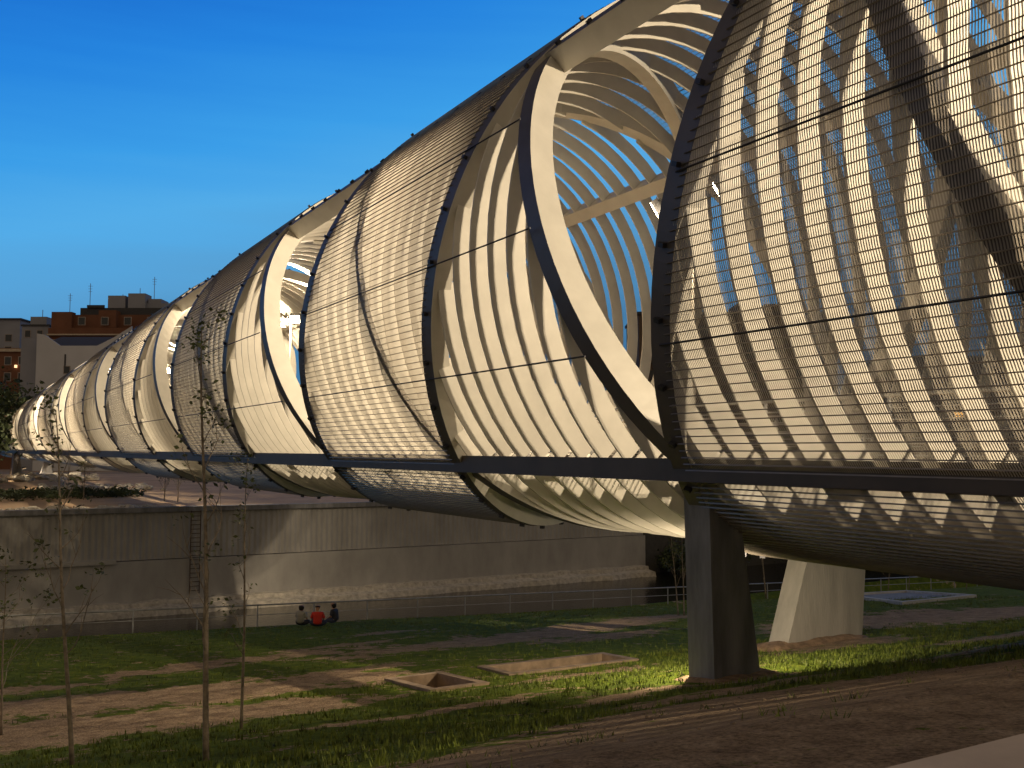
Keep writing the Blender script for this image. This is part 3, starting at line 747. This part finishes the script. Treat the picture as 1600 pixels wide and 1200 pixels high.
for i, (x, d, h, r, lab) in enumerate(((1020, 95, 8, 5, 'dark tree behind the lowest part of the wide opening'), (1110, 105, 7, 6, 'dark tree behind the near mesh, left of the others'), (1250, 110, 8, 7, 'dark bushy tree behind the near mesh in front of the far tower block'),
        (1380, 105, 9, 7, 'dark tree behind the mesh at the right of the tower block'), (1500, 110, 10, 8, 'broad dark tree behind the mesh near the right edge'), (1640, 105, 11, 8, 'dark tree behind the mesh at the right edge'))):
    bush_tree(ground_at(x, d), h, r, lab, 81+i, 1500, sz=.4)
# river bank bushes at the right end of the wall
for i, (a, t, h, r) in enumerate(((61, 69, 2.0, 2.2), (60, 67, 2.4, 2.6), (63, 66, 3.4, 3.5), (66, 68, 4.5, 5), (75, 68, 4, 5), (86, 67, 4, 6))):
    P = at(a, t, -10.0); bush_tree(P, h, r, ['small dark bush tucked against the very end of the river wall', 'low bush where the river wall ends', 'dark bush just past the end of the river wall', 'tall dark bush beside the river between the piers', 'dark riverside bush behind the far pier', 'dark riverside bush seen behind the pale pad'][i], 91+i, 1400, 'bush', 'bush', .16)
# ground cover island beyond the wall
q = MB(); rnd = random.Random(5)
for _ in range(500):
    a = rnd.uniform(0, 20); t = rnd.gauss(90, 3.0)
    if abs(t-90) > 5.5-.02*(a-6)**2: continue
    leafcloud(q, G(a, t, .3), .55, 22, .14, rnd, .5)
tag(q.build('shrub_bed', M['leaf2']), 'low green planting island between the rock beds beyond the wall', 'shrubs', kind='stuff')

# ---------------------------------------------------------------- buildings
def bld(name, label, x0, x1, ytop, d, m, depth=14, rot=0., cat='building'):
    """box body whose front spans pixel columns x0..x1 at depth d; returns parent, local frame (right, back), width, top"""
    A = pix(x0, HZ, d); B = pix(x1, HZ, d); A.z = B.z = -4
    r = (B-A); wd = r.length; ang = math.atan2(r.y, r.x)+rot
    e = empty(name, A, ang); tag(e, label, cat)
    top = pix((x0+x1)/2, ytop, d).z+4
    return e, wd, top
def wins(e, rows, cols, z0, dz, x0, dx, ww, wh, lit=(), frame=None):
    for i in range(rows):
        for j in range(cols):
            q = MB(); X = x0+j*dx; Zc = z0+i*dz
            q.box(X-.12, X+ww+.12, -.06, .1, Zc-.12, Zc+wh+.12); w = q.build('window', frame or M['shut'], e)
            q = MB(); q.box(X, X+ww, -.09, .0, Zc, Zc+wh); q.build('pane', M['litwin'] if (i, j) in lit else M['glassd'], w)
# white gabled building
e, wd, top = bld('gabled_building', 'plain white building with a stepped gable and dark roof beside the tube', 51, 200, 521, 165, M['white'])
q = MB(); prof = [(0, 0), (wd, 0), (wd, top+1.2), (wd*.82, top-.6), (wd*.64, top-2.0), (wd*.25, top-2.0), (wd*.08, top-.2), (0, top)]
q.quadstrip([[(x, 0, z) for x, z in prof], [(x, .4, z) for x, z in prof]]); q.box(0, wd, .4, 16, 0, top-2.3); q.build('wall', M['white'], e)
q = MB(); q.quadstrip([[(.4, .45, top-2.25), (wd-.1, .45, top-2.25), (wd-.1, 8, top+.1), (.4, 8, top+.1)], [(.4, .45, top-2.0), (wd-.1, .45, top-2.0), (wd-.1, 8, top+.4), (.4, 8, top+.4)]]); q.build('roof', M['roofd'], e)
q = MB(); q.box(wd*.30, wd*.315, -.08, 0, top-6, top-3.4); q.build('downpipe', M['roofd'], e)
q = MB(); q.box(-3.1, -.002, 1.2, 16, 0, top-.7); q.build('side_wing', M['wgrey'], e)
wins(e, 1, 2, top-6.5, 3, wd*.30, 3.4, .9, 1.1)
# brick terraced block
e, wd, top = bld('brick_apartments', 'long orange brick apartment block with set back terraces and rooftop boxes', 70, 300, 487, 225, M['brick'])
q = MB(); q.box(0, wd, 0, 14, 0, top-3.6); q.box(.4, wd, 2.0, 14, top-3.6, top-.4); q.box(0, wd*.14, .9, 3, top-3.5, top+.1); q.box(wd*.33, wd*.45, .5, 3, top-3.5, top+.4); q.box(.0, wd, -.5, -.2, top-5.0, top-3.7); q.build('wall', M['brick'], e)
q = MB(); q.box(-.1, wd, -.9, .0, top-5.35, top-5.05); q.box(wd*.4, wd, -.9, .0, top-9.4, top-9.2); q.build('slab_edge', M['slab'], e)
q = MB(); q.box(wd*.45, wd, -.48, -.22, top-9.2, top-8.2); q.build('balcony', M['brick'], e)
q = MB(); q.box(wd*.17, wd, 3.0, 13, top-.4, top+1.3); q.box(wd*.22, wd*.34, 2.6, 3, top+1.3, top+1.9); q.build('penthouse', M['roofd'], e)
q = MB(); q.box(wd*.36, wd*.48, 3, 7, top+1.3, top+4.1); q.build('roof_box', M['wgrey'], e)
q = MB(); q.box(wd*.50, wd*.62, 3, 7, top+1.3, top+4.6); q.build('roof_box', M['wgrey'], e)
q = MB(); q.box(wd*.62, wd*.92, 4, 9, top+1.3, top+2.5); q.box(wd*.63, wd*.72, 4, 9, top+2.5, top+3.5); q.build('roof_box', M['wgrey'], e)
wins(e, 1, 9, top-7.9, 3, .8, 3.2, 1.3, 1.6); wins(e, 1, 5, top-2.9, 3, wd*.2, 5.1, 1.4, 1.6)
q = MB(); q.box(0.2, wd*.55, -.7, -.02, top-8.1, top-7.95); q.build('awning', M['roofd'], e)
for x, h in ((.07, 5.2), (.21, 6.2), (.56, 1.9), (.66, 5.6), (.98, 6), (.44, .9)):
    z0_ = top+(4.5 if .5 < x < .62 else 3.4 if .62 < x < .72 else 4.1 if .4 < x < .5 else 0 if x < .1 else 1.3)-.3
    q = MB(); X = wd*x; q.tube([(X, 5, z0_), (X, 5, z0_+h)], .07, 5)
    if h > 3:
        for k in (.7, .8, .9): q.tube([(X-.6*k, 5, z0_+h*k), (X+.6*k, 5, z0_+h*k)], .04, 4)
    q.build('antenna', M['metal'], e)
# far left small blocks
e, wd, top = bld('pale_rooftops', 'pale flat roofed block at the far left skyline', -60, 24, 498, 260, M['wgrey'])
q = MB(); q.box(0, wd, 0, 12, 0, top-2.5); q.box(2, wd-1, 2, 12, top-2.5, top); q.build('wall', M['wgrey'], e); q = MB(); q.box(1.6, wd-.6, 1.6, 12.4, top, top+.4); q.build('roof', M['roofd'], e); wins(e, 3, 3, top-12, 3.1, 2, 4, 1.6, 1.7)
q = MB(); q.box(-.3, wd+.3, -.5, 0, top-9, top-7.6); q.build('balcony', M['brick'], e)
e, wd, top = bld('small_tower_block', 'small whitish roof tower left of the brick apartments', 27, 70, 507, 235, M['white'])
q = MB(); q.box(0, wd, 0, 10, 0, top); q.box(wd*.15, wd*.75, 2, 7, top, top+2.1); q.build('wall', M['wgrey'], e); q = MB(); q.box(-.2, wd+.2, -.2, 10.2, top-.4, top); q.build('roof', M['roofd'], e); wins(e, 2, 2, top-6, 3.1, .8, 2.8, 1.2, 1.5)
q = MB(); q.tube([(wd*.45, 4, top+2), (wd*.45, 4, top+4)], .08, 5); q.build('antenna', M['metal'], e)
e, wd, top = bld('low_brick_house', 'low orange brick house at the left edge with a lit lamp', -50, 30, 548, 190, M['brick'])
q = MB(); q.box(0, wd, 0, 8, 0, top); q.build('wall', M['brick'], e); q = MB(); q.box(-.3, wd+.3, -.4, 8.3, top-.2, top+.35); q.build('roof', M['slab'], e); wins(e, 2, 4, top-5.6, 3, 1, 2.6, 1.1, 1.4)
q = MB(); q.box(wd*.86, wd*.90, -.4, -.1, top-3.2, top-2.7); q.build('wall_lamp', M['lens_dim'], e)
# tower block behind the near mesh
e, wd, top = bld('dark_tower_block', 'dark apartment tower behind the near mesh with one lit orange window', 1000, 1312, 488, 130, M['brickd'])
q = MB(); q.box(0, wd, 0, 14, 0, top); q.box(wd*.52, wd*.60, 2, 8, top, top+1.5); q.box(wd*.66, wd*.735, 2, 8, top, top+1.4); q.build('wall', M['brickd'], e)
q = MB(); q.box(-.2, wd+.2, -.3, 14.2, top-.3, top+.05); q.build('roof', M['roofd'], e)
wins(e, 6, 8, top-17.6, 2.9, 1.4, 3.1, 1.2, 1.4, lit=((4, 6),), frame=M['brickd'])
for i in range(5):
    q = MB(); q.box(wd*.05, wd*.95, -.9, 0, top-3.6-i*2.9, top-3.45-i*2.9); q.build('balcony', M['brickd'], e)
e, wd, top = bld('low_dark_block', 'low dark building behind the mesh at the right edge', 1400, 1760, 560, 170, M['brickd'])
q = MB(); q.box(0, wd, 0, 14, 0, top); q.build('wall', M['brickd'], e); q = MB(); q.box(-.2, wd+.2, -.3, 14.2, top, top+.4); q.build('roof', M['roofd'], e); wins(e, 4, 8, top-13, 3, 1.5, 4.2, 1.4, 1.5, lit=((1, 2),), frame=M['brickd'])

# ---------------------------------------------------------------- three people sitting on the grass
def add_skin_layer(me):
    import bmesh
    bm = bmesh.new(); bm.from_mesh(me); bm.verts.layers.skin.verify(); bm.to_mesh(me); bm.free()
def skin(name, pts, edges, rad, m, parent, root=0, sub=2):
    me = bpy.data.meshes.new(name); me.from_pydata([tuple(p) for p in pts], edges, []); me.materials.append(m); add_skin_layer(me)
    o = bpy.data.objects.new(name, me); COL.objects.link(o); o.parent = parent
    sv = me.skin_vertices[0].data
    for i, r in enumerate(rad): sv[i].radius = r if hasattr(r, '__len__') else (r, r); sv[i].use_root = (i == root)
    md = o.modifiers.new('Skin', 'SKIN'); md.use_smooth_shade = True
    s = o.modifiers.new('Subdivision', 'SUBSURF'); s.levels = sub; s.render_levels = sub
    return o
def person(x, y, face, label, shirt, trous, seed, longhair=False, lean=0.):
    b = on_ground(x, y); b.z += .02
    e = empty('person', b, face); tag(e, label, 'person')
    # local frame: person faces +y, sits cross-legged; pelvis at origin
    hd = (.0, .07+lean, .79)
    pts = [(0, 0, .12), (0, .0, .28), (0, .02+lean*.4, .44), (0, .03+lean*.7, .56), (0, .045+lean, .635), (.0, .055+lean, .70), hd, (.02, .07+lean, .87),
           (-.17, .03+lean*.7, .54), (-.25, .10, .34), (-.16, .30, .22), (-.10, .36, .20), (.17, .03+lean*.7, .54), (.25, .10, .34), (.16, .30, .22), (.10, .36, .20),
           (-.30, .22, .20), (-.02, .40, .07), (.30, .22, .20), (.02, .44, .09)]
    ed = [(0, 1), (1, 2), (2, 3), (3, 4), (4, 5), (5, 6), (6, 7), (3, 8), (8, 9), (9, 10), (10, 11), (3, 12), (12, 13), (13, 14), (14, 15), (0, 16), (16, 17), (0, 18), (18, 19)]
    ra = [(.14, .11), (.125, .10), (.13, .095), (.12, .08), (.055, .055), (.075, .08), (.115, .125), (.08, .09), .045, .038, .028, .022, .045, .038, .028, .022, .06, .04, .06, .04]
    skin('body', pts, ed, ra, M['skin'], e)
    for sg in (-1, 1):
        for k in range(4):
            fx = sg*(.085-.018*k); skin('finger', [(sg*.10, .37, .195), (fx, .40, .185-.004*k), (fx-.005*sg, .425-.004*k, .165)], [(0, 1), (1, 2)], [.011, .009, .007], M['skin'], bpy.data.objects[e.name] and e, 0, 1)
    sp = [0, 1, 2, 3, 4, 8, 9, 12, 13]; mp_ = {k: i for i, k in enumerate(sp)}
    pp = [Vector(pts[k]) for k in sp]; pp[0] = Vector((0, 0, .10)); pp[4] = pp[3].lerp(pp[4], .55)
    skin('shirt', pp, [(mp_[a], mp_[b_]) for a, b_ in ed if a in mp_ and b_ in mp_], [(.20, .16), (.19, .15), (.20, .145), (.19, .13), (.10, .09), .085, .07, .085, .07], shirt, e)
    skin('trousers', [(0, .02, .10), (-.31, .22, .19), (-.03, .40, .075), (.31, .22, .19), (.03, .44, .09)], [(0, 1), (1, 2), (0, 3), (3, 4)], [(.17, .13), .088, .06, .088, .06], trous, e)
    q = [Vector(hd)+Vector((0, -.03, .05)), Vector(hd)+Vector((0, -.055, -.03))]; rr = [(.14, .135), (.125, .10)]
    if longhair: q += [Vector(hd)+Vector((0, -.08, -.16))]; rr += [(.12, .07)]
    skin('hair', q, [(i, i+1) for i in range(len(q)-1)], rr, M['hair'], e)
person(469, 979, R(-20), 'person in a grey top sitting on the grass, left of the one in red', M['grey'], M['dark'], 1, True, .06)
person(496, 980, R(5), 'person in a bright red top sitting with back turned on the grass', M['red'], M['dark'], 2, False, .0)
person(524, 975, R(75), 'person in dark clothes sitting on the grass, right of the one in red', M['dark'], M['jean'], 3, True, .05)
